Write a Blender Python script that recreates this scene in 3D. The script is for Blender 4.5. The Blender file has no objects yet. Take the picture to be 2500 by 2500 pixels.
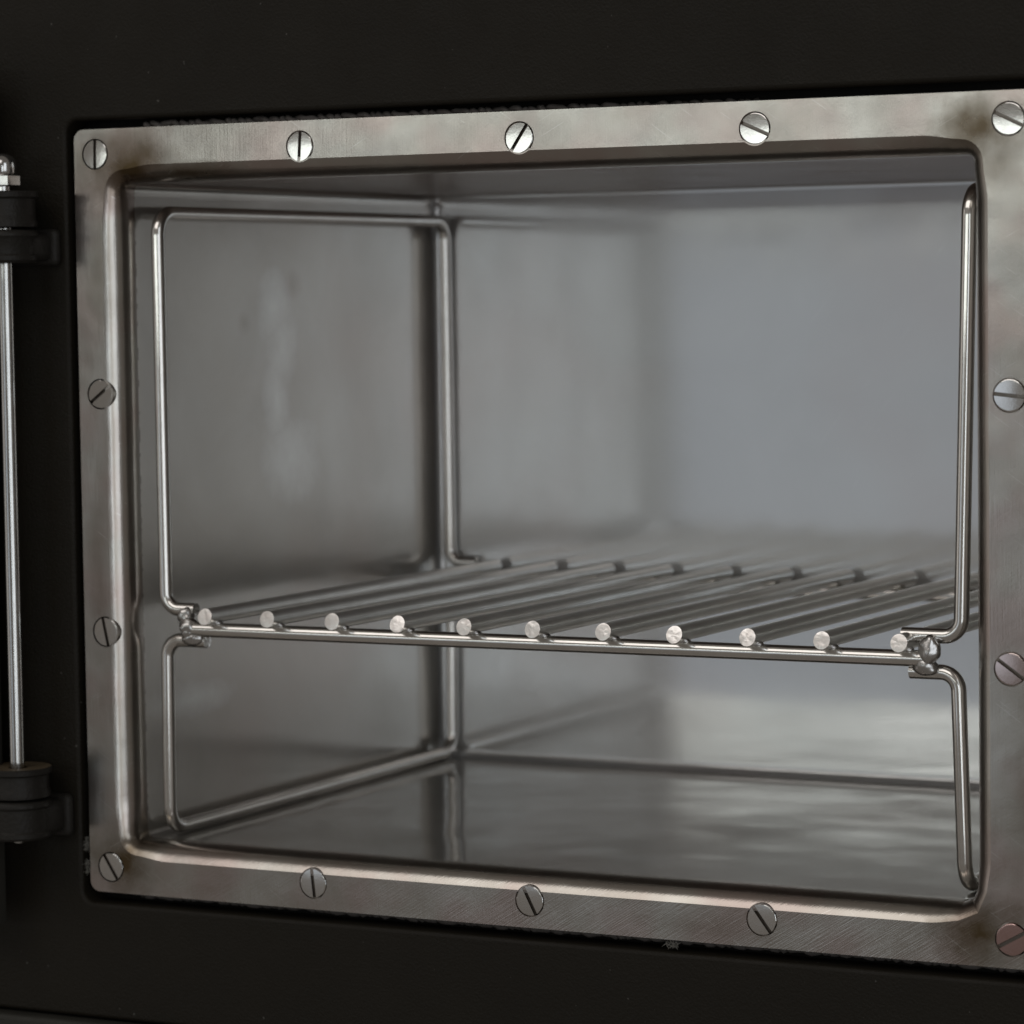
import bpy, bmesh, math, random
from mathutils import Vector, Matrix, noise as mnoise

random.seed(7)
S = bpy.context.scene
COL = S.collection
PI = math.pi

# ------------------------------------------------------------------ camera
cam_data = bpy.data.cameras.new('camera')
cam = bpy.data.objects.new('camera', cam_data)
COL.objects.link(cam)
S.camera = cam
cam_data.sensor_width = 36.0
cam_data.lens = 36.0 * 3.1778166
cam_data.clip_start = 0.02
cam_data.clip_end = 50.0
CAM = Vector((0.703533, -1.029094, 0.216382))
RV = (0.06836337, 0.47372728, 0.00184164)


def rodrigues(r):
    v = Vector(r)
    return Matrix.Rotation(v.length, 3, v.normalized())


ROT = rodrigues(RV) @ Matrix(((1, 0, 0), (0, 0, -1), (0, 1, 0)))   # rows: right, down, forward
RIGHT, DOWN, FWD = Vector(ROT[0]), Vector(ROT[1]), Vector(ROT[2])
m = Matrix.Identity(4)
for r_ in range(3):
    m[r_][0], m[r_][1], m[r_][2], m[r_][3] = RIGHT[r_], -DOWN[r_], -FWD[r_], CAM[r_]
cam.matrix_world = m
cam_data.dof.use_dof = True
cam_data.dof.focus_distance = (Vector((0.235, 0.006, 0.10)) - CAM).dot(FWD)
cam_data.dof.aperture_fstop = 14.0
cam_data.dof.aperture_blades = 7

# ------------------------------------------------------------------ world and lamps
W = bpy.data.worlds.new('World')
S.world = W
W.use_nodes = True
bg = W.node_tree.nodes['Background']
bg.inputs['Color'].default_value = (1.0, 0.90, 0.80, 1)
bg.inputs['Strength'].default_value = 0.145


def lamp(name, pos, target, w, h, radiance, col):
    ld = bpy.data.lights.new(name, 'AREA')
    ld.shape = 'RECTANGLE'
    ld.size, ld.size_y = w, h
    ld.energy = radiance * w * h * PI
    ld.color = col
    o = bpy.data.objects.new(name, ld)
    COL.objects.link(o)
    o.location = pos
    d = Vector(target) - Vector(pos)
    o.rotation_euler = d.to_track_quat('-Z', 'Y').to_euler()
    return o


TGT = (0.18, 0.0, 0.14)

def polar(az, dist, z):
    """point seen from the oven mouth: azimuth to the right of straight ahead (deg)"""
    a = math.radians(az)
    return (TGT[0] + dist * math.sin(a), -dist * math.cos(a), z)


def upright(name, az, az_w, dist, z0, z1, radiance, col):
    p = polar(az, dist, (z0 + z1) / 2)
    return lamp(name, p, (TGT[0], 0.0, p[2]), 2 * dist * math.tan(math.radians(az_w / 2)), z1 - z0, radiance, col)


upright('window_lamp', -15.0, 40.0, 4.0, 0.38, 0.69, 1.95, (0.94, 1.0, 0.96))
upright('bulb_lamp', -19.6, 1.5, 4.0, 0.52, 0.58, 5.0, (1.0, 0.97, 0.95))
upright('room_fill_left', -24.0, 17.0, 4.0, -0.56, 0.30, 0.52, (0.76, 0.87, 1.0))  # added dim panel standing in for light bounced off an unseen wall
upright('room_fill_right', 25.6, 6.0, 4.0, -0.80, 0.75, 2.35, (0.82, 0.92, 1.0))  # added fill panel, brightens the mirrored left part of the back wall
upright('room_fill_far_right', 36.0, 15.0, 4.0, -0.80, 0.70, 0.70, (1.0, 1.0, 0.97))  # added fill panel, lifts what the left side sheet reflects
upright('room_fill_far_left', -64.0, 24.0, 3.0, -0.50, 1.1, 0.35, (1.0, 0.97, 0.94))  # added fill panel, lightens the right lip from the left
upright('side_window_lamp', 51.0, 19.0, 2.6, -0.35, 1.5, 1.5, (0.88, 0.94, 1.0))
lamp('ceiling_lamp', polar(-16.0, 1.95, 1.85), TGT, 2.5, 1.25, 1.5, (1.0, 0.955, 0.915))

S.view_settings.view_transform = 'Standard'
S.view_settings.look = 'None'
S.view_settings.exposure = 0.0
S.view_settings.gamma = 1.0
S.render.engine = 'CYCLES'
S.cycles.use_denoising = True
S.cycles.max_bounces = 12
S.cycles.glossy_bounces = 10
S.cycles.sample_clamp_indirect = 4.0
S.cycles.caustics_reflective = True


# ------------------------------------------------------------------ materials
class NT:
    def __init__(self, name):
        self.m = bpy.data.materials.new(name)
        self.m.use_nodes = True
        self.t = self.m.node_tree
        self.b = self.t.nodes['Principled BSDF']

    def n(self, typ, **kw):
        nd = self.t.nodes.new(typ)
        for k, v in kw.items():
            if k.startswith('i_'):
                nd.inputs[k[2:].replace('_', ' ')].default_value = v
            else:
                setattr(nd, k, v)
        return nd

    def l(self, a, b):
        self.t.links.new(a, b)

    def setv(self, **kw):
        for k, v in kw.items():
            self.b.inputs[k.replace('_', ' ')].default_value = v

    def coord(self, scale=(1, 1, 1), rot=(0, 0, 0), loc=(0, 0, 0)):
        """object coordinates (metres), rotated first and stretched afterwards"""
        tc = self.n('ShaderNodeTexCoord')
        v = tc.outputs['Object']
        if any(rot):
            m1 = self.n('ShaderNodeMapping')
            m1.inputs['Rotation'].default_value = rot
            self.l(v, m1.inputs['Vector'])
            v = m1.outputs['Vector']
        mp = self.n('ShaderNodeMapping')
        mp.inputs['Scale'].default_value = scale
        mp.inputs['Location'].default_value = loc
        self.l(v, mp.inputs['Vector'])
        return mp.outputs['Vector']

    def noise(self, vec, scale, detail=3.0, rough=0.5, dist=0.0):
        nd = self.n('ShaderNodeTexNoise')
        nd.inputs['Scale'].default_value = scale
        nd.inputs['Detail'].default_value = detail
        nd.inputs['Roughness'].default_value = rough
        nd.inputs['Distortion'].default_value = dist
        if vec is not None:
            self.l(vec, nd.inputs['Vector'])
        return nd.outputs['Fac']

    def rng(self, x, a, b, c, d, clamp=True):
        nd = self.n('ShaderNodeMapRange')
        nd.clamp = clamp
        for i, v in zip(('From Min', 'From Max', 'To Min', 'To Max'), (a, b, c, d)):
            nd.inputs[i].default_value = v
        self.l(x, nd.inputs['Value'])
        return nd.outputs['Result']

    def math(self, op, a, b=None):
        nd = self.n('ShaderNodeMath', operation=op)
        for i, v in enumerate((a, b)):
            if v is None:
                continue
            if isinstance(v, (int, float)):
                nd.inputs[i].default_value = v
            else:
                self.l(v, nd.inputs[i])
        return nd.outputs[0]

    def mix(self, fac, a, b):
        nd = self.n('ShaderNodeMix', data_type='RGBA')
        if isinstance(fac, (int, float)):
            nd.inputs['Factor'].default_value = fac
        else:
            self.l(fac, nd.inputs['Factor'])
        for k, v in ((6, a), (7, b)):
            if isinstance(v, tuple):
                nd.inputs[k].default_value = (*v, 1)
            else:
                self.l(v, nd.inputs[k])
        return nd.outputs[2]

    def bump(self, h, strength, dist, prev=None):
        nd = self.n('ShaderNodeBump')
        nd.inputs['Strength'].default_value = strength
        nd.inputs['Distance'].default_value = dist
        self.l(h, nd.inputs['Height'])
        if prev is not None:
            self.l(prev, nd.inputs['Normal'])
        return nd.outputs['Normal']


def haze(t, rough, amount, tint=1.0):
    """second, wide reflection lobe of a brushed finish, mixed with the sharp one"""
    b2 = t.n('ShaderNodeBsdfPrincipled')
    for nm in ('Base Color', 'Normal'):
        if t.b.inputs[nm].links:
            t.l(t.b.inputs[nm].links[0].from_socket, b2.inputs[nm])
    b2.inputs['Metallic'].default_value = 1.0
    b2.inputs['Roughness'].default_value = rough
    mx = t.n('ShaderNodeMixShader')
    mx.inputs[0].default_value = amount
    t.l(t.b.outputs[0], mx.inputs[1])
    t.l(b2.outputs[0], mx.inputs[2])
    out = t.t.nodes['Material Output']
    t.l(mx.outputs[0], out.inputs['Surface'])


def blob(t, centre, radii, wob, rad0=0.35, rad1=1.0):
    """soft-edged stain around a point (object coordinates), 1 inside, 0 outside"""
    tc = t.n('ShaderNodeTexCoord')
    sub = t.n('ShaderNodeVectorMath', operation='SUBTRACT')
    t.l(tc.outputs['Object'], sub.inputs[0])
    sub.inputs[1].default_value = centre
    dv = t.n('ShaderNodeVectorMath', operation='DIVIDE')
    t.l(sub.outputs[0], dv.inputs[0])
    dv.inputs[1].default_value = radii
    ln = t.n('ShaderNodeVectorMath', operation='LENGTH')
    t.l(dv.outputs[0], ln.inputs[0])
    d = t.math('ADD', ln.outputs['Value'], t.math('MULTIPLY', t.math('SUBTRACT', wob, 0.5), 1.3))
    return t.rng(d, rad0, rad1, 1.0, 0.0)


def scratches(t, scale, rot, thresh=0.72, seed=0.0):
    """thin sparse scratch lines"""
    v = t.coord(scale=scale, rot=rot, loc=(seed, seed * 1.7, seed * 0.6))
    return t.rng(t.noise(v, 1.0, 0.0, 0.4, 0.0), thresh, thresh + 0.03, 0.0, 1.0)


def frame_metal():
    t = NT('ground_stainless')
    base = t.coord()
    wob = t.noise(base, 75, 4, 0.6)
    big = t.noise(base, 24, 3, 0.55)
    fac = None
    for c, rd, k_ in (((0.014, 0, 0.2665), (0.026, 1, 0.017), 1.0), ((0.040, 0, 0.2640), (0.030, 1, 0.005), 0.85),
                      ((0.3490, 0, 0.2690), (0.018, 1, 0.013), 0.9), ((0.3455, 0, 0.2640), (0.030, 1, 0.005), 0.5),
                      ((0.0065, 0, 0.0020), (0.018, 1, 0.017), 1.0), ((0.350, 0, 0.0010), (0.022, 1, 0.017), 1.0),
                      ((0.0055, 0, 0.2600), (0.008, 1, 0.012), 0.5), ((0.357, 0, 0.2600), (0.010, 1, 0.012), 0.45),
                      ((-0.002, 0, 0.110), (0.006, 1, 0.050), 0.45), ((0.0, 0, 0.225), (0.006, 1, 0.03), 0.4),
                      ((0.245, 0, -0.004), (0.03, 1, 0.006), 0.35), ((0.366, 0, 0.05), (0.010, 1, 0.05), 0.3)):
        b_ = t.math('MULTIPLY', blob(t, c, rd, wob, 0.05, 1.05), k_)
        fac = b_ if fac is None else t.math('MAXIMUM', fac, b_)
    tint = t.mix(t.rng(big, 0.35, 0.68, 0, 1), (0.40, 0.37, 0.335), (0.50, 0.485, 0.45))
    warm = t.mix(t.rng(t.noise(base, 33, 2, 0.5), 0.45, 0.62, 0, 0.7), tint, (0.42, 0.345, 0.32))
    col = t.mix(fac, warm, (0.11, 0.078, 0.042))
    sc = scratches(t, (55, 400, 2600), (0, math.radians(28), 0), 0.80, 3.0)
    sc2 = scratches(t, (75, 400, 2900), (0, math.radians(-35), 0), 0.81, 11.0)
    scr = t.math('MAXIMUM', sc, sc2)
    col = t.mix(t.math('MULTIPLY', scr, 0.35), col, (0.8, 0.8, 0.78))
    t.l(col, t.b.inputs['Base Color'])
    t.setv(Metallic=1.0)
    r0 = t.rng(t.noise(base, 45, 5, 0.62), 0.3, 0.7, 0.15, 0.23)
    t.l(t.math('ADD', r0, t.math('MULTIPLY', fac, 0.12)), t.b.inputs['Roughness'])
    # relief: hand-ground waviness, arcs of grinding lines, orange-peel grain
    wave = t.noise(base, 34, 2, 0.5)
    arcs = t.noise(t.coord(scale=(60, 160, 2600), rot=(0, math.radians(32), 0)), 1.0, 2, 0.5, 0.0)
    vert = t.noise(t.coord(scale=(2800, 300, 60)), 1.0, 2, 0.5, 0.0)
    grain = t.noise(base, 900, 2, 0.6)
    n = t.bump(wave, 0.09, 0.004)
    tcz = t.n('ShaderNodeTexCoord')
    spz = t.n('ShaderNodeSeparateXYZ')
    t.l(tcz.outputs['Object'], spz.inputs[0])
    low = t.rng(spz.outputs['Z'], -0.004, 0.02, 1.0, 0.22)        # arcs of the sanding pad show on the lower strip
    n = t.bump(t.math('MULTIPLY', arcs, low), 0.24, 0.0002, n)
    n = t.bump(vert, 0.12, 0.0002, n)
    n = t.bump(grain, 0.05, 0.0003, n)
    t.l(n, t.b.inputs['Normal'])
    haze(t, 0.30, 0.30)
    return t.m


def liner_metal(name, rough, brush, col, wavy=0.25, smudge=0.5, seam=False, scr=True, hz=0.6):
    t = NT(name)
    base = t.coord()
    sm = t.noise(base, 17, 4, 0.6, 0.6)
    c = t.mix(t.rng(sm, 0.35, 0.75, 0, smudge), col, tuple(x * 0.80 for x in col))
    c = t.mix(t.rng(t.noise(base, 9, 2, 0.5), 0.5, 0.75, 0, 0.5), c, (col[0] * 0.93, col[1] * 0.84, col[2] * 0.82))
    if scr:
        s1 = scratches(t, (1900, 400, 70), (0, math.radians(-38), 0), 0.83, 5.0)
        c = t.mix(t.math('MULTIPLY', s1, 0.25), c, (0.85, 0.85, 0.85))
    if seam:
        tc = t.n('ShaderNodeTexCoord')
        sp = t.n('ShaderNodeSeparateXYZ')
        t.l(tc.outputs['Object'], sp.inputs[0])
        dy = t.math('ABSOLUTE', t.math('SUBTRACT', sp.outputs['Y'], 0.0125))
        band = t.rng(dy, 0.0002, 0.0009, 1, 0)
        dash = t.rng(t.noise(t.coord(scale=(1, 1, 160)), 1.0, 3, 0.7), 0.5, 0.56, 0, 1)
        c = t.mix(t.math('MULTIPLY', t.math('MULTIPLY', band, dash), 0.7), c, (0.12, 0.10, 0.09))
    rgh = t.rng(t.noise(base, 28, 5, 0.6, 0.4), 0.3, 0.72, rough * 0.82, rough * 1.3)
    if seam:
        # wiped smear and two dark finger marks on the left sheet
        wb = t.noise(base, 60, 4, 0.65)
        smear = None
        for cen, rd in (((0.01, 0.113, 0.213), (1, 0.012, 0.014)), ((0.01, 0.119, 0.196), (1, 0.011, 0.016)),
                        ((0.01, 0.114, 0.176), (1, 0.010, 0.016)), ((0.01, 0.124, 0.150), (1, 0.020, 0.016)),
                        ((0.01, 0.045, 0.060), (1, 0.030, 0.006))):
            b_ = blob(t, cen, rd, wb, 0.0, 1.25)
            smear = b_ if smear is None else t.math('MAXIMUM', smear, b_)
        mark = t.math('MAXIMUM', blob(t, (0.01, 0.128, 0.222), (1, 0.007, 0.006), wb, 0.0, 1.2),
                      blob(t, (0.01, 0.090, 0.207), (1, 0.005, 0.005), wb, 0.0, 1.2))
        c = t.mix(t.math('MULTIPLY', smear, 0.6), c, (0.95, 0.95, 0.94))
        c = t.mix(t.math('MULTIPLY', mark, 0.35), c, (0.36, 0.30, 0.28))
        rgh = t.math('ADD', rgh, t.math('MULTIPLY', smear, 0.12))
    t.l(c, t.b.inputs['Base Color'])
    t.setv(Metallic=1.0)
    t.l(rgh, t.b.inputs['Roughness'])
    n = t.bump(t.noise(base, 11, 2, 0.5), wavy, 0.004)
    n = t.bump(t.noise(t.coord(scale=brush), 1.0, 2, 0.5), 0.10, 0.0001, n)
    n = t.bump(t.noise(base, 1300, 1, 0.5), 0.05, 0.0001, n)
    t.l(n, t.b.inputs['Normal'])
    haze(t, 0.48, hz)
    return t.m


def rod_metal(name, col, rough, bump=0.05, hz=0.0):
    t = NT(name)
    base = t.coord()
    c = t.mix(t.rng(t.noise(base, 60, 3, 0.6), 0.4, 0.7, 0, 0.6), col, tuple(x * 0.82 for x in col))
    t.l(c, t.b.inputs['Base Color'])
    t.setv(Metallic=1.0)
    t.l(t.rng(t.noise(base, 130, 4, 0.6), 0.3, 0.7, rough * 0.8, rough * 1.4), t.b.inputs['Roughness'])
    t.l(t.bump(t.noise(base, 700, 2, 0.6), bump, 0.0002), t.b.inputs['Normal'])
    if hz:
        haze(t, 0.36, hz)
    return t.m


def cut_metal():
    t = NT('sheared_steel')
    base = t.coord()
    c = t.mix(t.rng(t.noise(base, 330, 2, 0.5), 0.5, 0.6, 0, 1), (0.95, 0.925, 0.90), (0.89, 0.85, 0.82))
    t.l(c, t.b.inputs['Base Color'])
    t.setv(Metallic=0.9, Roughness=0.34)
    t.l(t.bump(t.noise(base, 380, 2, 0.6), 0.3, 0.0006), t.b.inputs['Normal'])
    return t.m


def black_paint(name, col, rough, bumpd=0.00035, scale=900):
    t = NT(name)
    base = t.coord()
    c = t.mix(t.rng(t.noise(base, 14, 4, 0.6), 0.35, 0.7, 0, 1), col, tuple(x * 1.25 for x in col))
    speck = t.rng(t.noise(base, 420, 1, 0.3), 0.825, 0.845, 0, 1)
    c = t.mix(t.math('MULTIPLY', speck, 0.45), c, (0.14, 0.135, 0.125))
    t.l(c, t.b.inputs['Base Color'])
    t.l(t.rng(t.noise(base, 50, 4, 0.6), 0.3, 0.7, rough * 0.9, rough * 1.15), t.b.inputs['Roughness'])
    t.b.inputs['Specular IOR Level'].default_value = 0.22
    n = t.bump(t.noise(base, scale, 3, 0.55), 0.6, bumpd)
    t.l(n, t.b.inputs['Normal'])
    return t.m


M_FRAME = frame_metal()
M_SIDE = liner_metal('brushed_side_stainless', 0.14, (260, 40, 2600), (0.62, 0.60, 0.57), 0.15, 0.6, True, False, 0.48)
M_BACK = liner_metal('polished_back_stainless', 0.088, (2600, 300, 60), (0.66, 0.665, 0.67), 0.08, 0.3, False, True, 0.62)
M_FLOOR = liner_metal('polished_floor_stainless', 0.06, (60, 700, 300), (0.53, 0.52, 0.495), 0.26, 0.5, False, False, 0.32)
M_CEIL = liner_metal('shaded_top_stainless', 0.22, (60, 2200, 300), (0.29, 0.235, 0.21), 0.2, 0.5, False, False, 0.6)  # base colour darkened to carry the dim reflection on the top sheet
M_ROD = rod_metal('drawn_stainless_rod', (0.74, 0.72, 0.69), 0.10, 0.02, 0.25)
M_BAR = rod_metal('drawn_stainless_bar', (0.93, 0.93, 0.91), 0.10, 0.02, 0.5)
M_WELD = rod_metal('weld_steel', (0.56, 0.55, 0.54), 0.24, 0.3)
M_SCREW = rod_metal('screw_steel', (0.74, 0.73, 0.71), 0.10, 0.03)
M_SCREWP = rod_metal('screw_steel_pink_reflection', (0.58, 0.40, 0.38), 0.16, 0.05)  # pink base paints in the reflection of something red in the room
M_SCREWW = rod_metal('screw_steel_warm_reflection', (0.62, 0.52, 0.50), 0.13, 0.04)  # weaker red reflection put into the base colour
M_SLOT = rod_metal('screw_slot_dark', (0.20, 0.18, 0.16), 0.3, 0.3)  # darker tone on the slot floor and walls
M_CHROME = rod_metal('bright_chrome', (0.58, 0.58, 0.57), 0.12, 0.02)
M_CUT = cut_metal()
M_BODY = black_paint('matt_black_stove_paint', (0.0096, 0.0078, 0.0050), 0.55, 0.00045, 1000)
M_CAST = black_paint('black_cast_iron', (0.017, 0.0155, 0.0135), 0.47, 0.0005, 600)
M_WORN = black_paint('worn_iron', (0.085, 0.065, 0.04), 0.6, 0.0005, 600)
M_GAP = black_paint('near_black_steel', (0.006, 0.0055, 0.005), 0.8)  # near-black plate seen through the gap
M_ROPE = black_paint('graphite_rope', (0.075, 0.068, 0.064), 0.6, 0.0006, 1500)
M_FIBRE = black_paint('pale_fibre', (0.16, 0.155, 0.14), 0.8)
M_GREY = black_paint('dark_grey_paint', (0.030, 0.029, 0.025), 0.5)


# ------------------------------------------------------------------ mesh helpers
def link(name, me, mats, parent=None, smooth=True):
    o = bpy.data.objects.new(name, me)
    COL.objects.link(o)
    for mm in (mats if isinstance(mats, (list, tuple)) else [mats]):
        me.materials.append(mm)
    if parent is not None:
        o.parent = parent
    if smooth is not None:
        for p in me.polygons:
            p.use_smooth = smooth
    return o


def from_bm(name, bm, mats, parent=None, smooth=True, sharp=None):
    bmesh.ops.recalc_face_normals(bm, faces=bm.faces[:])
    me = bpy.data.meshes.new(name)
    bm.to_mesh(me)
    bm.free()
    o = link(name, me, mats, parent, smooth)
    if sharp is not None:
        me.set_sharp_from_angle(angle=math.radians(sharp))
    return o


def empty(name, loc, label, cat):
    o = bpy.data.objects.new(name, None)
    COL.objects.link(o)
    o.location = loc
    o.empty_display_size = 0.02
    o['label'] = label
    o['category'] = cat
    return o


def adopt(parent, *kids):
    for k in kids:
        k.parent = parent
        k.matrix_parent_inverse = Matrix.Translation(parent.location).inverted()


def fillet(points, radii, n=8):
    out = [Vector(points[0])]
    for i in range(1, len(points) - 1):
        a, b, c = Vector(points[i - 1]), Vector(points[i]), Vector(points[i + 1])
        r = radii[i - 1] if isinstance(radii, (list, tuple)) else radii
        u, v = (a - b).normalized(), (c - b).normalized()
        ang = u.angle(v)
        d = r / math.tan(ang / 2)
        cen = b + (u + v).normalized() * (r / math.sin(ang / 2))
        p0, p1 = b + u * d, b + v * d
        e0, e1 = p0 - cen, p1 - cen
        tot = e0.angle(e1)
        ax = e0.cross(e1).normalized()
        for k in range(n + 1):
            out.append(cen + Matrix.Rotation(tot * k / n, 3, ax) @ e0)
    out.append(Vector(points[-1]))
    return out


def add_tube(bm, path, r, seg=16, cap=True, capmat=None, mat=0, jitter=0.0, shear=0.0):
    path = [Vector(p) for p in path]
    T = []
    for i in range(len(path)):
        a = path[max(i - 1, 0)]
        b = path[min(i + 1, len(path) - 1)]
        T.append((b - a).normalized())
    up = Vector((0, 0, 1)) if abs(T[0].z) < 0.9 else Vector((1, 0, 0))
    N = (up - T[0] * up.dot(T[0])).normalized()
    rings = []
    for i, p in enumerate(path):
        if i:
            q = T[i - 1].rotation_difference(T[i])
            N = (q @ N)
            N = (N - T[i] * N.dot(T[i])).normalized()
        B = T[i].cross(N)
        rr = r[i] if isinstance(r, (list, tuple)) else r
        rings.append([bm.verts.new(p + (N * math.cos(2 * PI * k / seg) + B * math.sin(2 * PI * k / seg)) * rr)
                      for k in range(seg)])
    for v in rings[0]:                       # slanted shear cut at the first end
        v.co += T[0] * (v.co.z - path[0].z) * shear
    for i in range(len(rings) - 1):
        for k in range(seg):
            f = bm.faces.new((rings[i][k], rings[i][(k + 1) % seg], rings[i + 1][(k + 1) % seg], rings[i + 1][k]))
            f.material_index = mat
    if cap:
        for ring, sgn, idx in ((rings[0], -1, 0), (rings[-1], 1, -1)):
            t = T[idx]
            c = path[idx]
            inner = [bm.verts.new(c + (v.co - c) * 0.82 + t * sgn * (0.00005 + random.uniform(-1, 1) * jitter))
                     for v in ring]
            mid = [bm.verts.new(c + (v.co - c) * 0.42 + t * sgn * (0.00005 + random.uniform(-1, 1) * jitter))
                   for v in ring]
            cv = bm.verts.new(c + t * sgn * (0.00006 + random.uniform(-1, 1) * jitter))
            cm = mat if capmat is None else capmat
            for k in range(seg):
                k2 = (k + 1) % seg
                for q in ((ring[k], ring[k2], inner[k2], inner[k]), (inner[k], inner[k2], mid[k2], mid[k]),
                          (mid[k], mid[k2], cv)):
                    f = bm.faces.new(q)
                    f.material_index = cm


def tube(name, path, r, mat, parent, seg=16, **kw):
    bm = bmesh.new()
    add_tube(bm, path, r, seg, **kw)
    return from_bm(name, bm, mat, parent, True, 50)


def lathe(bm, prof, centre, seg=40, mat_fn=None):
    rings = []
    for (r, z) in prof:
        if r < 1e-6:
            rings.append([bm.verts.new((centre[0], centre[1], z))])
        else:
            rings.append([bm.verts.new((centre[0] + r * math.cos(2 * PI * k / seg),
                                        centre[1] + r * math.sin(2 * PI * k / seg), z)) for k in range(seg)])
    for i in range(len(rings) - 1):
        a, b = rings[i], rings[i + 1]
        for k in range(seg):
            k2 = (k + 1) % seg
            if len(a) == 1 and len(b) == 1:
                continue
            if len(a) == 1:
                f = bm.faces.new((a[0], b[k], b[k2]))
            elif len(b) == 1:
                f = bm.faces.new((a[k], a[k2], b[0]))
            else:
                f = bm.faces.new((a[k], a[k2], b[k2], b[k]))
            if mat_fn:
                f.material_index = mat_fn(i)


def rrect(x0, x1, z0, z1, r, n=8):
    pts = []
    for cx, cz, a0 in ((x1 - r, z1 - r, 0), (x0 + r, z1 - r, 90), (x0 + r, z0 + r, 180), (x1 - r, z0 + r, 270)):
        for k in range(n + 1):
            a = math.radians(a0 + 90 * k / n)
            pts.append((cx + r * math.cos(a), cz + r * math.sin(a)))
    return pts


def circle(cx, cz, r, n=32):
    return [(cx + r * math.cos(2 * PI * k / n), cz + r * math.sin(2 * PI * k / n)) for k in range(n)]


def plate_mesh(loops, y_front, thick, bevel=0.0):
    """solid plate standing in the x-z plane, outline loops[0] with holes loops[1:]"""
    cu = bpy.data.curves.new('plate', 'CURVE')
    cu.dimensions = '2D'
    cu.fill_mode = 'BOTH'
    cu.extrude = thick / 2 - bevel
    cu.bevel_depth = bevel
    cu.bevel_resolution = 3
    for lp in loops:
        sp = cu.splines.new('POLY')
        sp.points.add(len(lp) - 1)
        for p, (x, z) in zip(sp.points, lp):
            p.co = (x, z, 0, 1)
        sp.use_cyclic_u = True
    o = bpy.data.objects.new('plate', cu)
    COL.objects.link(o)
    dg = bpy.context.evaluated_depsgraph_get()
    me = bpy.data.meshes.new_from_object(o.evaluated_get(dg))
    bpy.data.objects.remove(o)
    bpy.data.curves.remove(cu)
    # curve plane (x, y, depth) -> world (x, depth, z); front of the plate faces -y
    for v in me.vertices:
        x, z, d = v.co
        v.co = (x, y_front + thick / 2 - d, z)
    me.materials.clear()
    return me


def rounded_box(bm, x0, x1, y0, y1, z0, z1, r, seg=3):
    before = set(bm.verts)
    g = bmesh.ops.create_cube(bm, size=1.0)
    for v in g['verts']:
        v.co = Vector(((x0 + x1) / 2 + v.co.x * (x1 - x0), (y0 + y1) / 2 + v.co.y * (y1 - y0),
                       (z0 + z1) / 2 + v.co.z * (z1 - z0)))
    edges = [e for e in bm.edges if e.verts[0] not in before]
    bmesh.ops.bevel(bm, geom=edges, offset=r, segments=seg, profile=0.5, affect='EDGES')


# ------------------------------------------------------------------ dimensions (metres; oven front face is y = 0)
IX0, IX1, IZ0, IZ1 = 0.0090, 0.3462, 0.0102, 0.2610     # inside of the cavity
DEPTH = 0.2520
FX0, FX1, FZ0, FZ1 = -0.0095, 0.3725, -0.0098, 0.2815   # outside of the steel face frame
AX, AY = -0.0295, -0.0180                               # hinge axis

oven = empty('oven', (0.18, 0.0, -0.06),
             'black range cooker oven standing open, with a screwed stainless steel face frame', 'oven')

# ---- black front panel, with the opening cut in it
gapl = rrect(FX0 - 0.0030 - 0.0016, FX1 + 0.0035 + 0.0016, FZ0 - 0.0042 - 0.0016, FZ1 + 0.0034 + 0.0016, 0.0065)
me = plate_mesh([rrect(-0.45, 0.80, -0.0575, 0.42, 0.004), gapl], -0.0012, 0.012, 0.0016)
front = link('front_panel', me, M_BODY, None, True)
me.set_sharp_from_angle(angle=math.radians(60))
adopt(oven, front)
# strip below the panel
me = plate_mesh([rrect(-0.45, 0.80, -0.20, -0.0620, 0.003)], -0.0060, 0.012, 0.0020)
o = link('base_panel', me, M_GREY, None, True)
me.set_sharp_from_angle(angle=math.radians(60))
adopt(oven, o)
# near-black steel plate behind the gap
me = plate_mesh([rrect(-0.45, 0.80, -0.20, 0.42, 0.003), rrect(FX0 + 0.012, FX1 - 0.012, FZ0 + 0.004, FZ1 - 0.004, 0.004)],
                0.0125, 0.003)
o = link('carcass_plate', me, M_GAP, None, False)
adopt(oven, o)


# ---- rope gasket squeezed into the gap
def rope(name, pts, r_path, r_strand, pitch, mat):
    bm = bmesh.new()
    path = [Vector(p) for p in pts]
    step = pitch / 7.0
    dense = []
    for a, b in zip(path[:-1], path[1:]):
        n = max(2, int((b - a).length / step))
        for k in range(n):
            dense.append(a.lerp(b, k / n))
    for s in range(2):
        run = 0.0
        prev = dense[0]
        pp = []
        for i, p in enumerate(dense):
            run += (p - prev).length
            prev = p
            tt = (dense[min(i + 1, len(dense) - 1)] - dense[max(i - 1, 0)]).normalized()
            nn = Vector((0, 1, 0))
            bb = tt.cross(nn)
            wob = 1.3 * math.sin(run * 310) + 0.9 * math.sin(run * 117 + 1) + 0.5 * math.sin(run * 823)
            a = 2 * PI * run / pitch + PI * s + wob
            pp.append(p + (nn * math.cos(a) + bb * math.sin(a)) * r_path * (1 + 0.25 * math.sin(run * 530 + s)))
        add_tube(bm, pp, r_strand, 6, cap=False)
    return from_bm(name, bm, mat, None, True)


gz1, gz0, gx0 = FZ1 + 0.0006, FZ0 - 0.0004, FX0 - 0.0002
rp = rope('rope_gasket', [(0.02, 0.0042, gz1), (0.16, 0.0046, gz1 - 0.0003), (0.27, 0.0060, gz1 - 0.0012)],
          0.0010, 0.0012, 0.0090, M_ROPE)
adopt(oven, rp)
rp = rope('rope_gasket', [(gx0 + 0.02, 0.0062, gz0), (0.20, 0.0050, gz0), (FX1, 0.0062, gz0)], 0.0010, 0.0012, 0.0090, M_ROPE)
adopt(oven, rp)


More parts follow.
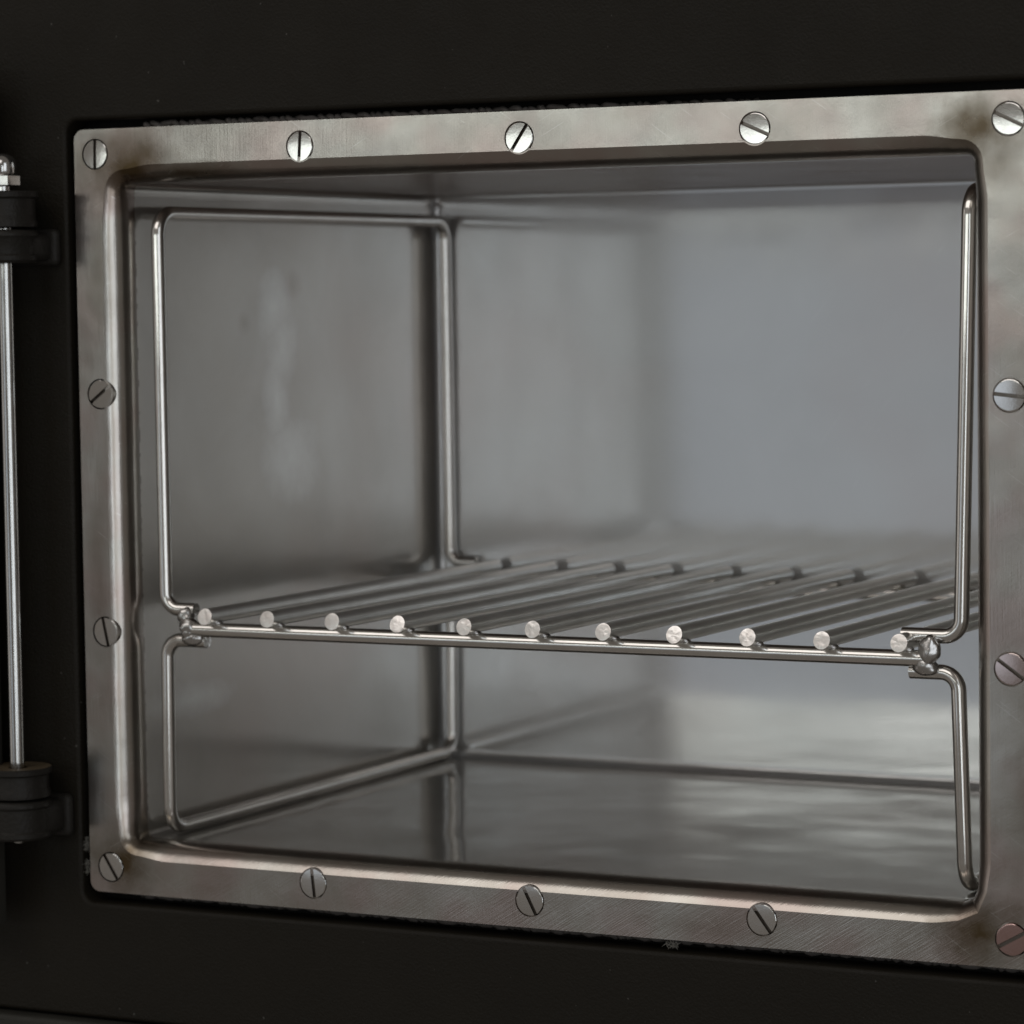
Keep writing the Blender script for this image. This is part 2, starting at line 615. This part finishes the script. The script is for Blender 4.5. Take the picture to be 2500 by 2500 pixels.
def fibre_tuft(name, c, n, size, spread):
    bm = bmesh.new()
    for _ in range(n):
        p = Vector(c) + Vector((random.uniform(-1, 1) * spread[0], random.uniform(-1, 0) * 0.0008, random.uniform(-1, 1) * spread[1]))
        d = Vector((random.uniform(-1, 1), random.uniform(-0.8, 0.2), random.uniform(-1, 1))).normalized()
        e = Vector((random.uniform(-1, 1), random.uniform(-0.5, 0.5), random.uniform(-1, 1))).normalized()
        L = size * random.uniform(0.5, 1.2)
        path = [p + d * L * k / 4 + e * L * 0.35 * (k / 4) ** 2 for k in range(5)]
        add_tube(bm, path, [0.00012 * (1 - 0.15 * k) for k in range(5)], 5, cap=False)
    o_ = from_bm(name, bm, M_FIBRE, None, True)
    adopt(oven, o_)


fibre_tuft('loose_fibre', (-0.0112, 0.001, 0.0085), 70, 0.0015, (0.0006, 0.0026))
fibre_tuft('loose_fibre', (-0.0112, 0.001, -0.0005), 70, 0.0015, (0.0006, 0.0026))
fibre_tuft('loose_fibre', (0.2355, 0.001, -0.0116), 70, 0.0013, (0.0024, 0.0007))


# ---- cavity outline: points with outward normal and local lip radius
def cavity_ring():
    pts = []
    corners = ((IX1, IZ1, 0, 0.0028, 8), (IX0, IZ1, 90, 0.0034, 8), (IX0, IZ0, 180, 0.0034, 8), (IX1, IZ0, 270, 0.0050, 2))
    arcs = []
    for cx, cz, a0, r, n in corners:
        sx = -1 if cx == IX1 else 1
        sz = -1 if cz == IZ1 else 1
        ox, oz = cx + sx * r, cz + sz * r
        arcs.append([((ox + r * math.cos(math.radians(a0 + 90 * k / n)), oz + r * math.sin(math.radians(a0 + 90 * k / n))),
                      (math.cos(math.radians(a0 + 90 * k / n)), math.sin(math.radians(a0 + 90 * k / n)))) for k in range(n + 1)])
    segs = []          # (point, normal, side) side: 0 top, 1 left, 2 bottom, 3 right
    for i in range(4):
        arc = arcs[i]
        half = len(arc) // 2
        for k, (p, nn) in enumerate(arc):
            segs.append((p, nn, (i - 1) % 4 if k < half else i))
        nxt = arcs[(i + 1) % 4][0]
        a, b = arc[-1][0], nxt[0]
        N = 120
        for k in range(1, N):
            t_ = k / N
            segs.append(((a[0] + (b[0] - a[0]) * t_, a[1] + (b[1] - a[1]) * t_), arc[-1][1], i))
    return segs


RING = cavity_ring()


def sm(x):
    x = max(0.0, min(1.0, x))
    return x * x * (3 - 2 * x)


def lip_r(p):
    x, z = p
    dx = min(x - IX0, IX1 - x)
    dz = min(z - IZ0, IZ1 - z)
    d = max(dx, dz)
    return 0.0050 + 0.0016 * sm((d - 0.002) / 0.014)


# ---- stainless face frame: flat flange with screw holes + rolled lip (one mesh)
SX = [0.0, 0.09, 0.18, 0.27, 0.36]
SZ = [0.0, 0.0907, 0.1814, 0.2721]
SCREWS = [  # x, z, slot angle (deg, anticlockwise in the picture), label
    (0, 3, 90), (1, 3, 87), (2, 3, 56), (3, 3, -24), (4, 3, -26),
    (0, 2, 36), (0, 1, -78), (4, 2, -6), (4, 1, -35),
    (0, 0, -57), (1, 0, -84), (2, 0, -63), (3, 0, -53), (4, 0, 30)]
hole_ring = []
for (p, nn, sd) in RING:
    r = lip_r(p) + 0.0007
    hole_ring.append((p[0] + nn[0] * r, p[1] + nn[1] * r))
loops = [rrect(FX0, FX1, FZ0, FZ1, 0.0042), hole_ring] + [circle(SX[i], SZ[j], 0.00585) for i, j, _ in SCREWS]
me = plate_mesh(loops, 0.0, 0.0032, 0.0)
bm = bmesh.new()
bm.from_mesh(me)
bpy.data.meshes.remove(me)
for f in bm.faces:
    f.smooth = False
NA = 10
grid = []
for (p, nn, sd) in RING:
    r = lip_r(p)
    col_ = [bm.verts.new((p[0] + nn[0] * (r + 0.0007), 0.0, p[1] + nn[1] * (r + 0.0007)))]
    am = math.radians(68)
    RR = r / (1 - math.cos(am))
    for k in range(NA + 1):
        a = am * (1 - k / NA)
        off = RR * (1 - math.cos(a))
        col_.append(bm.verts.new((p[0] + nn[0] * off, RR * (math.sin(am) - math.sin(a)), p[1] + nn[1] * off)))
    col_.append(bm.verts.new((p[0], 0.0125, p[1])))
    grid.append(col_)
n = len(grid)
for i in range(n):
    a, b = grid[i], grid[(i + 1) % n]
    for k in range(len(a) - 1):
        f = bm.faces.new((a[k], b[k], b[k + 1], a[k + 1]))
        f.smooth = True
me = bpy.data.meshes.new('face_frame')
bm.normal_update()
lipf = [f for f in bm.faces if f.smooth]
# make lip faces look into the opening
c0 = lipf[0].calc_center_median()
test = Vector((0.18, -0.2, 0.14)) - c0
if lipf[0].normal.dot(test) < 0:
    bmesh.ops.reverse_faces(bm, faces=lipf)
bm.to_mesh(me)
bm.free()
me.set_sharp_from_angle(angle=math.radians(16))
face = bpy.data.objects.new('face_frame', me)
COL.objects.link(face)
me.materials.append(M_FRAME)
adopt(oven, face)


def screw_mesh(ang, mat, domed=1.0):
    bm = bmesh.new()
    R, hw, dep = 0.00535, 0.00066, 0.0017

    def y_at(r):
        return -0.00012 - 0.00005 * domed * (1 - (r / R) ** 2)
    for s in (-1, 1):
        nt, nc = 18, 6
        half = math.sqrt(R * R - hw * hw)
        a0 = math.asin(hw / R)
        cols = []
        for i in range(nt + 1):
            tt = -1 + 2 * i / nt
            z_ch = tt * half
            ang_ = -(PI / 2 - a0) + (PI - 2 * a0) * i / nt
            ax_, az_ = R * math.cos(ang_) * s, R * math.sin(ang_)
            row = []
            row.append(bm.verts.new((hw * s, y_at(math.hypot(hw, z_ch)) + dep, z_ch)))
            for c in range(nc + 1):
                q = (0.0, 0.25, 0.5, 0.75, 0.92, 0.95, 1.0)[c]
                x = hw * s + (ax_ - hw * s) * q
                z = z_ch + (az_ - z_ch) * q
                rr = min(math.hypot(x, z), R)
                row.append(bm.verts.new((x, y_at(rr) + (0.00012 if c == nc else 0), z)))
            row.append(bm.verts.new((ax_ * 1.02, 0.0022, az_ * 1.02)))
            cols.append(row)
        for i in range(nt):
            for c in range(len(cols[0]) - 1):
                try:
                    bm.faces.new((cols[i][c], cols[i + 1][c], cols[i + 1][c + 1], cols[i][c + 1]))
                except ValueError:
                    pass
    # floor of the slot
    half = math.sqrt(R * R - hw * hw)
    v = [bm.verts.new((x, dep - 0.0003, z)) for x, z in ((-hw, -half), (hw, -half), (hw, half), (-hw, half))]
    bm.faces.new(v)
    bmesh.ops.remove_doubles(bm, verts=bm.verts[:], dist=1e-6)
    for f in bm.faces:
        c = f.calc_center_median()
        if abs(c.x) < hw * 1.02 and c.y > 0.0003:
            f.material_index = 1
    rot = Matrix.Rotation(math.radians(90 - ang), 4, 'Y')
    bm.transform(rot)
    bm.normal_update()
    me_ = bpy.data.meshes.new('screw')
    bmesh.ops.recalc_face_normals(bm, faces=bm.faces[:])
    bm.to_mesh(me_)
    bm.free()
    for p in me_.polygons:
        p.use_smooth = True
    me_.set_sharp_from_angle(angle=math.radians(35))
    me_.materials.append(mat)
    me_.materials.append(M_SLOT)
    return me_


for i, j, ang in SCREWS:
    mat = M_SCREWP if (i == 4 and j == 0) else (M_SCREWW if (i == 4 and j == 1) else M_SCREW)
    o = bpy.data.objects.new('screw', screw_mesh(ang, mat, random.uniform(0.7, 1.3)))
    COL.objects.link(o)
    o.parent = face
    o.location = Vector((SX[i], 0, SZ[j]))
    o.rotation_euler = (random.uniform(-0.02, 0.02), 0, random.uniform(-0.02, 0.02))
    if j == 3:
        o.rotation_euler = (-0.028 + random.uniform(-0.008, 0.008), 0, 0.0)
    if i == 4 and j == 0:
        o['label'] = 'screw with a reddish reflection painted into its head'

# ---- cavity sheets: sleeve in four panels, back panel with rounded edges
RB = 0.0034


def rb_at(nn):
    return RB - (RB - 0.0006) * max(0.0, nn[1])


side_names = ('ceiling_panel', 'left_side_panel', 'floor_panel', 'right_side_panel')
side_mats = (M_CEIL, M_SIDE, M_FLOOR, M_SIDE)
for side in range(4):
    bm = bmesh.new()
    # contiguous run of ring indices belonging to this side
    idx = [k for k in range(n) if RING[k][2] == side]
    if side == 3:
        idx = sorted(idx, key=lambda k: (k - idx[-1] - 1) % n if False else k)
        # side 3 wraps round the start of the list
        tail = [k for k in idx if k > n // 2]
        head = [k for k in idx if k <= n // 2]
        idx = tail + head
    idx = idx + [(idx[-1] + 1) % n]
    rows = []
    for k in idx:
        (px, pz), nn, _ = RING[k]
        ye = DEPTH - rb_at(nn)
        rows.append([bm.verts.new((px, 0.0125 + (ye - 0.0125) * q_ / 14, pz)) for q_ in range(15)])
    for a, b in zip(rows[:-1], rows[1:]):
        for k in range(14):
            bm.faces.new((a[k], b[k], b[k + 1], a[k + 1]))
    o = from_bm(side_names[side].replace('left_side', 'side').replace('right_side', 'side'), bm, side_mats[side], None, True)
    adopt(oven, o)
bm = bmesh.new()
rows = []
for (p, nn, sd) in RING:
    col_ = []
    for k in range(9):
        a = PI / 2 * k / 8
        rb = rb_at(nn)
        off = rb * (1 - math.cos(a))
        col_.append(bm.verts.new((p[0] - nn[0] * off, DEPTH - rb + rb * math.sin(a), p[1] - nn[1] * off)))
    rows.append(col_)
for i in range(n):
    a, b = rows[i], rows[(i + 1) % n]
    for k in range(8):
        try:
            bm.faces.new((a[k], b[k], b[k + 1], a[k + 1]))
        except ValueError:
            pass
# flat sheet inside the rolled edge: a narrow border ring, then one planar face
inner = [bm.verts.new((rw[-1].co.x - nn[0] * 0.0012, DEPTH, rw[-1].co.z - nn[1] * 0.0012)) for rw, (p, nn, sd) in zip(rows, RING)]
for i in range(n):
    try:
        bm.faces.new((rows[i][-1], rows[(i + 1) % n][-1], inner[(i + 1) % n], inner[i]))
    except ValueError:
        pass
xs_ = [v.co.x for v in inner]
zs_ = [v.co.z for v in inner]
# corner knots collapse where the rolled edge is wider than the corner radius, so the sheet is a plain rectangle just behind
q = [bm.verts.new((x, DEPTH + 0.00002, z)) for x, z in ((IX0 + RB, IZ0 + RB), (IX1 - RB, IZ0 + RB), (IX1 - RB, IZ1 - 0.0008), (IX0 + RB, IZ1 - 0.0008))]
bm.faces.new(q)
bmesh.ops.recalc_face_normals(bm, faces=bm.faces[:])
me = bpy.data.meshes.new('back_panel')
bm.to_mesh(me)
bm.free()
o = link('back_panel', me, M_BACK, None, True)
bigp = max(me.polygons, key=lambda p: p.area)
bigp.use_smooth = False
adopt(oven, o)

# ---- fixed hinge brackets on the oven
for zt, zb in ((0.2440, 0.2315), (0.0275, 0.0125)):
    bm = bmesh.new()
    h = zt - zb
    lathe(bm, [(0.0036, zt), (0.0114, zt), (0.0124, zt - 0.0006), (0.0128, zt - 0.0016), (0.0128, zt - 0.0024), (0.0119, zt - 0.0034),
               (0.0117, zb + 0.0034), (0.0124, zb + 0.0026), (0.0124, zb + 0.0010), (0.0114, zb), (0.0036, zb)], (AX, AY), 44)
    # arm that runs back to the panel, with a cast foot
    rounded_box(bm, AX - 0.0115, AX + 0.0118, AY, -0.0003, zb + 0.0006, zt - 0.0012, 0.0030, 4)
    rounded_box(bm, AX - 0.0125, AX + 0.0142, -0.0050, -0.0002, zb - 0.0012, zt + 0.0004, 0.0024, 4)
    o = from_bm('hinge_bracket', bm, M_CAST, None, True, 40)
    adopt(oven, o)

# ------------------------------------------------------------------ oven door, swung open past the left edge
ex, nx = -0.0402, -0.0452           # free edge of the door, and the notches cut round the fixed brackets
outline = [(-0.42, -0.0205), (ex, -0.0205), (ex, 0.0100), (nx, 0.0100), (nx, 0.0290), (ex, 0.0290), (ex, 0.2290), (nx, 0.2290),
           (nx, 0.2455), (ex, 0.2455), (ex, 0.305), (-0.42, 0.305)]
me = plate_mesh([outline], -0.0215, 0.008, 0.0009)
door = link('door', me, M_GREY, None, True)
me.set_sharp_from_angle(angle=math.radians(40))
adopt(oven, door)
for k, (zt, zb) in enumerate(((0.2584, 0.2447), (0.0398, 0.0282))):
    bm = bmesh.new()
    prof = [(0.0036, zt - 0.0004), (0.0105, zt - 0.0003), (0.0127, zt), (0.0131, zt - 0.0004), (0.0130, zt - 0.0022), (0.0119, zt - 0.0030),
            (0.0118, zb + 0.0034), (0.0126, zb + 0.0018), (0.0124, zb + 0.0003), (0.0110, zb), (0.0036, zb)]
    lathe(bm, prof, (AX, AY), 44, (lambda i: 1 if i < 2 else 0))
    rounded_box(bm, -0.052, AX - 0.004, AY - 0.006, AY + 0.006, zb + 0.0006, zt - 0.0036, 0.0025, 3)
    o = from_bm('door_knuckle', bm, [M_CAST, M_WORN if k else M_CAST], None, True, 40)
    o.parent = door
    if k:
        o['label'] = 'lower knuckle with its top rim worn to brown metal'

# ---- hinge rod with its acorn nut
pin = tube('hinge_rod', [(AX, AY, 0.0102), (AX, AY, 0.0110), (AX, AY, 0.0278), (AX, AY, 0.15), (AX, AY, 0.2436), (AX, AY, 0.2625)],
           [0.0020, 0.0027, 0.0029, 0.0029, 0.0029, 0.0026], M_CHROME, None, 28)
adopt(oven, pin)
bm = bmesh.new()
hz0, hz1, hr = 0.2603, 0.2648, 0.0064
ring = []
for z, k_ in ((hz0, 0.90), (hz0 + 0.0005, 1.0), (hz1 - 0.0006, 1.0), (hz1, 0.88)):
    ring.append([bm.verts.new((AX + hr * k_ * math.cos(PI / 3 * i + 0.35), AY + hr * k_ * math.sin(PI / 3 * i + 0.35), z)) for i in range(6)])
for a, b in zip(ring[:-1], ring[1:]):
    for i in range(6):
        bm.faces.new((a[i], a[(i + 1) % 6], b[(i + 1) % 6], b[i]))
bm.faces.new(ring[0])
bm.faces.new(ring[-1])
o = from_bm('hex_nut', bm, M_CHROME, None, False)
o.parent = pin
bm = bmesh.new()
prof = [(0.0049, 0.2649), (0.0051, 0.2654), (0.0051, 0.2682)]
for k in range(1, 9):
    a = PI / 2 * k / 8
    prof.append((0.0051 * math.cos(a) if k < 8 else 0.0, 0.2682 + 0.0047 * math.sin(a)))
lathe(bm, prof, (AX, AY), 32)
o = from_bm('acorn_cap', bm, M_CHROME, None, True, 60)
o.parent = pin

# ------------------------------------------------------------------ wire shelf rack
rack = empty('wire_rack', (0.18, 0.13, IZ0), 'stainless wire shelf rack standing inside the open oven', 'oven rack')
TR = 0.00265
HF, HB = 0.0180, 0.2488           # front and rear posts
ZT, ZB = 0.2500, IZ0 + TR + 0.0003


def hoop(zs, dirx, xs):
    """one bent rod: tab, post, long rod, post, tab. zs=(tab z, rod z); xs=(x of post at tab, x of post at rod, tab length)"""
    zt_, zr = zs
    xa, xb, tl = xs
    pts = [(xa + dirx * tl, HF, zt_), (xa, HF, zt_), (xb, HF, zr), (xb, HB, zr), (xa, HB, zt_), (xa + dirx * tl, HB, zt_)]
    return fillet(pts, [0.0062, 0.0085, 0.0085, 0.0062], 10)


for nm, zs, d, xs in (('side_hoop', (0.0983, ZT), 1, (0.0160, 0.0157, 0.0135)),
                      ('side_hoop', (0.0865, ZB), 1, (0.0163, 0.0157, 0.0180)),
                      ('side_hoop', (0.0989, ZT), -1, (0.3366, 0.3404, 0.0210)),
                      ('side_hoop', (0.0865, ZB), -1, (0.3354, 0.3377, 0.0170))):
    o = tube(nm, hoop(zs, d, xs), TR, M_ROD, None, 18, jitter=0.0001)
    adopt(rack, o)
CZ, CY = 0.0912, 0.0152
for y in (CY, 0.2365):
    o = tube('cross_bar', [(0.0275, y, CZ), (0.10, y, CZ), (0.20, y, CZ), (0.3275, y, CZ)], 0.00285, M_ROD, None, 20, jitter=0.0001)
    adopt(rack, o)
BR = 0.00305
for k in range(11):
    x = 0.0398 + 0.02779 * k
    y0 = 0.0078 + random.uniform(-0.0005, 0.0005)
    z = CZ + 0.0058
    bm = bmesh.new()
    add_tube(bm, [(x, y0, z), (x, 0.06, z), (x, 0.13, z), (x, 0.2470 + random.uniform(-0.0004, 0.0004), z)], BR, 20, True, 1, 0, 0.00009, random.uniform(0.22, 0.42))
    o = from_bm('shelf_bar', bm, [M_BAR, M_CUT], None, True, 40)
    adopt(rack, o)
    # little resistance weld where bar and cross bar meet
    bm = bmesh.new()
    bmesh.ops.create_icosphere(bm, subdivisions=2, radius=0.0021)
    for v in bm.verts:
        v.co = Vector((v.co.x * 1.15, v.co.y * 1.1, v.co.z * 0.55)) * (1 + random.uniform(-0.12, 0.12)) + Vector((x + 0.0006, CY + 0.0004, z - 0.0030))
    o = from_bm('bar_weld', bm, M_WELD, None, True)
    adopt(rack, o)


def weld(chain, rads, mat=M_WELD):
    bm = bmesh.new()
    for (c, r) in zip(chain, rads):
        g = bmesh.ops.create_icosphere(bm, subdivisions=4, radius=1.0)
        ph = Vector((random.uniform(0, 50), random.uniform(0, 50), random.uniform(0, 50)))
        for v in g['verts']:
            nrm = v.co.copy()
            w = 1 + 0.20 * mnoise.noise(nrm * 1.2 + ph) + 0.03 * mnoise.noise(nrm * 3.0 + ph)
            v.co = Vector(c) + Vector((nrm.x * r[0], nrm.y * r[1], nrm.z * r[2])) * w
    o_ = from_bm('weld_bead', bm, mat, None, True)
    adopt(rack, o_)


weld([(0.0264, 0.0160, 0.0960), (0.0280, 0.0148, 0.0922)], [(0.0036, 0.0032, 0.0034), (0.0038, 0.0036, 0.0036)])
weld([(0.0290, 0.0156, 0.0878), (0.0284, 0.0150, 0.0900)], [(0.0046, 0.0033, 0.0032), (0.0030, 0.0034, 0.0036)])
weld([(0.3266, 0.0146, 0.0945)], [(0.0038, 0.0036, 0.0050)])
weld([(0.3246, 0.0154, 0.0886)], [(0.0046, 0.0034, 0.0036)])
for x in (0.0285, 0.3262):
    weld([(x, 0.2400, 0.0945), (x, 0.2400, 0.0890)], [(0.0034, 0.0034, 0.0034), (0.0034, 0.0034, 0.0032)])
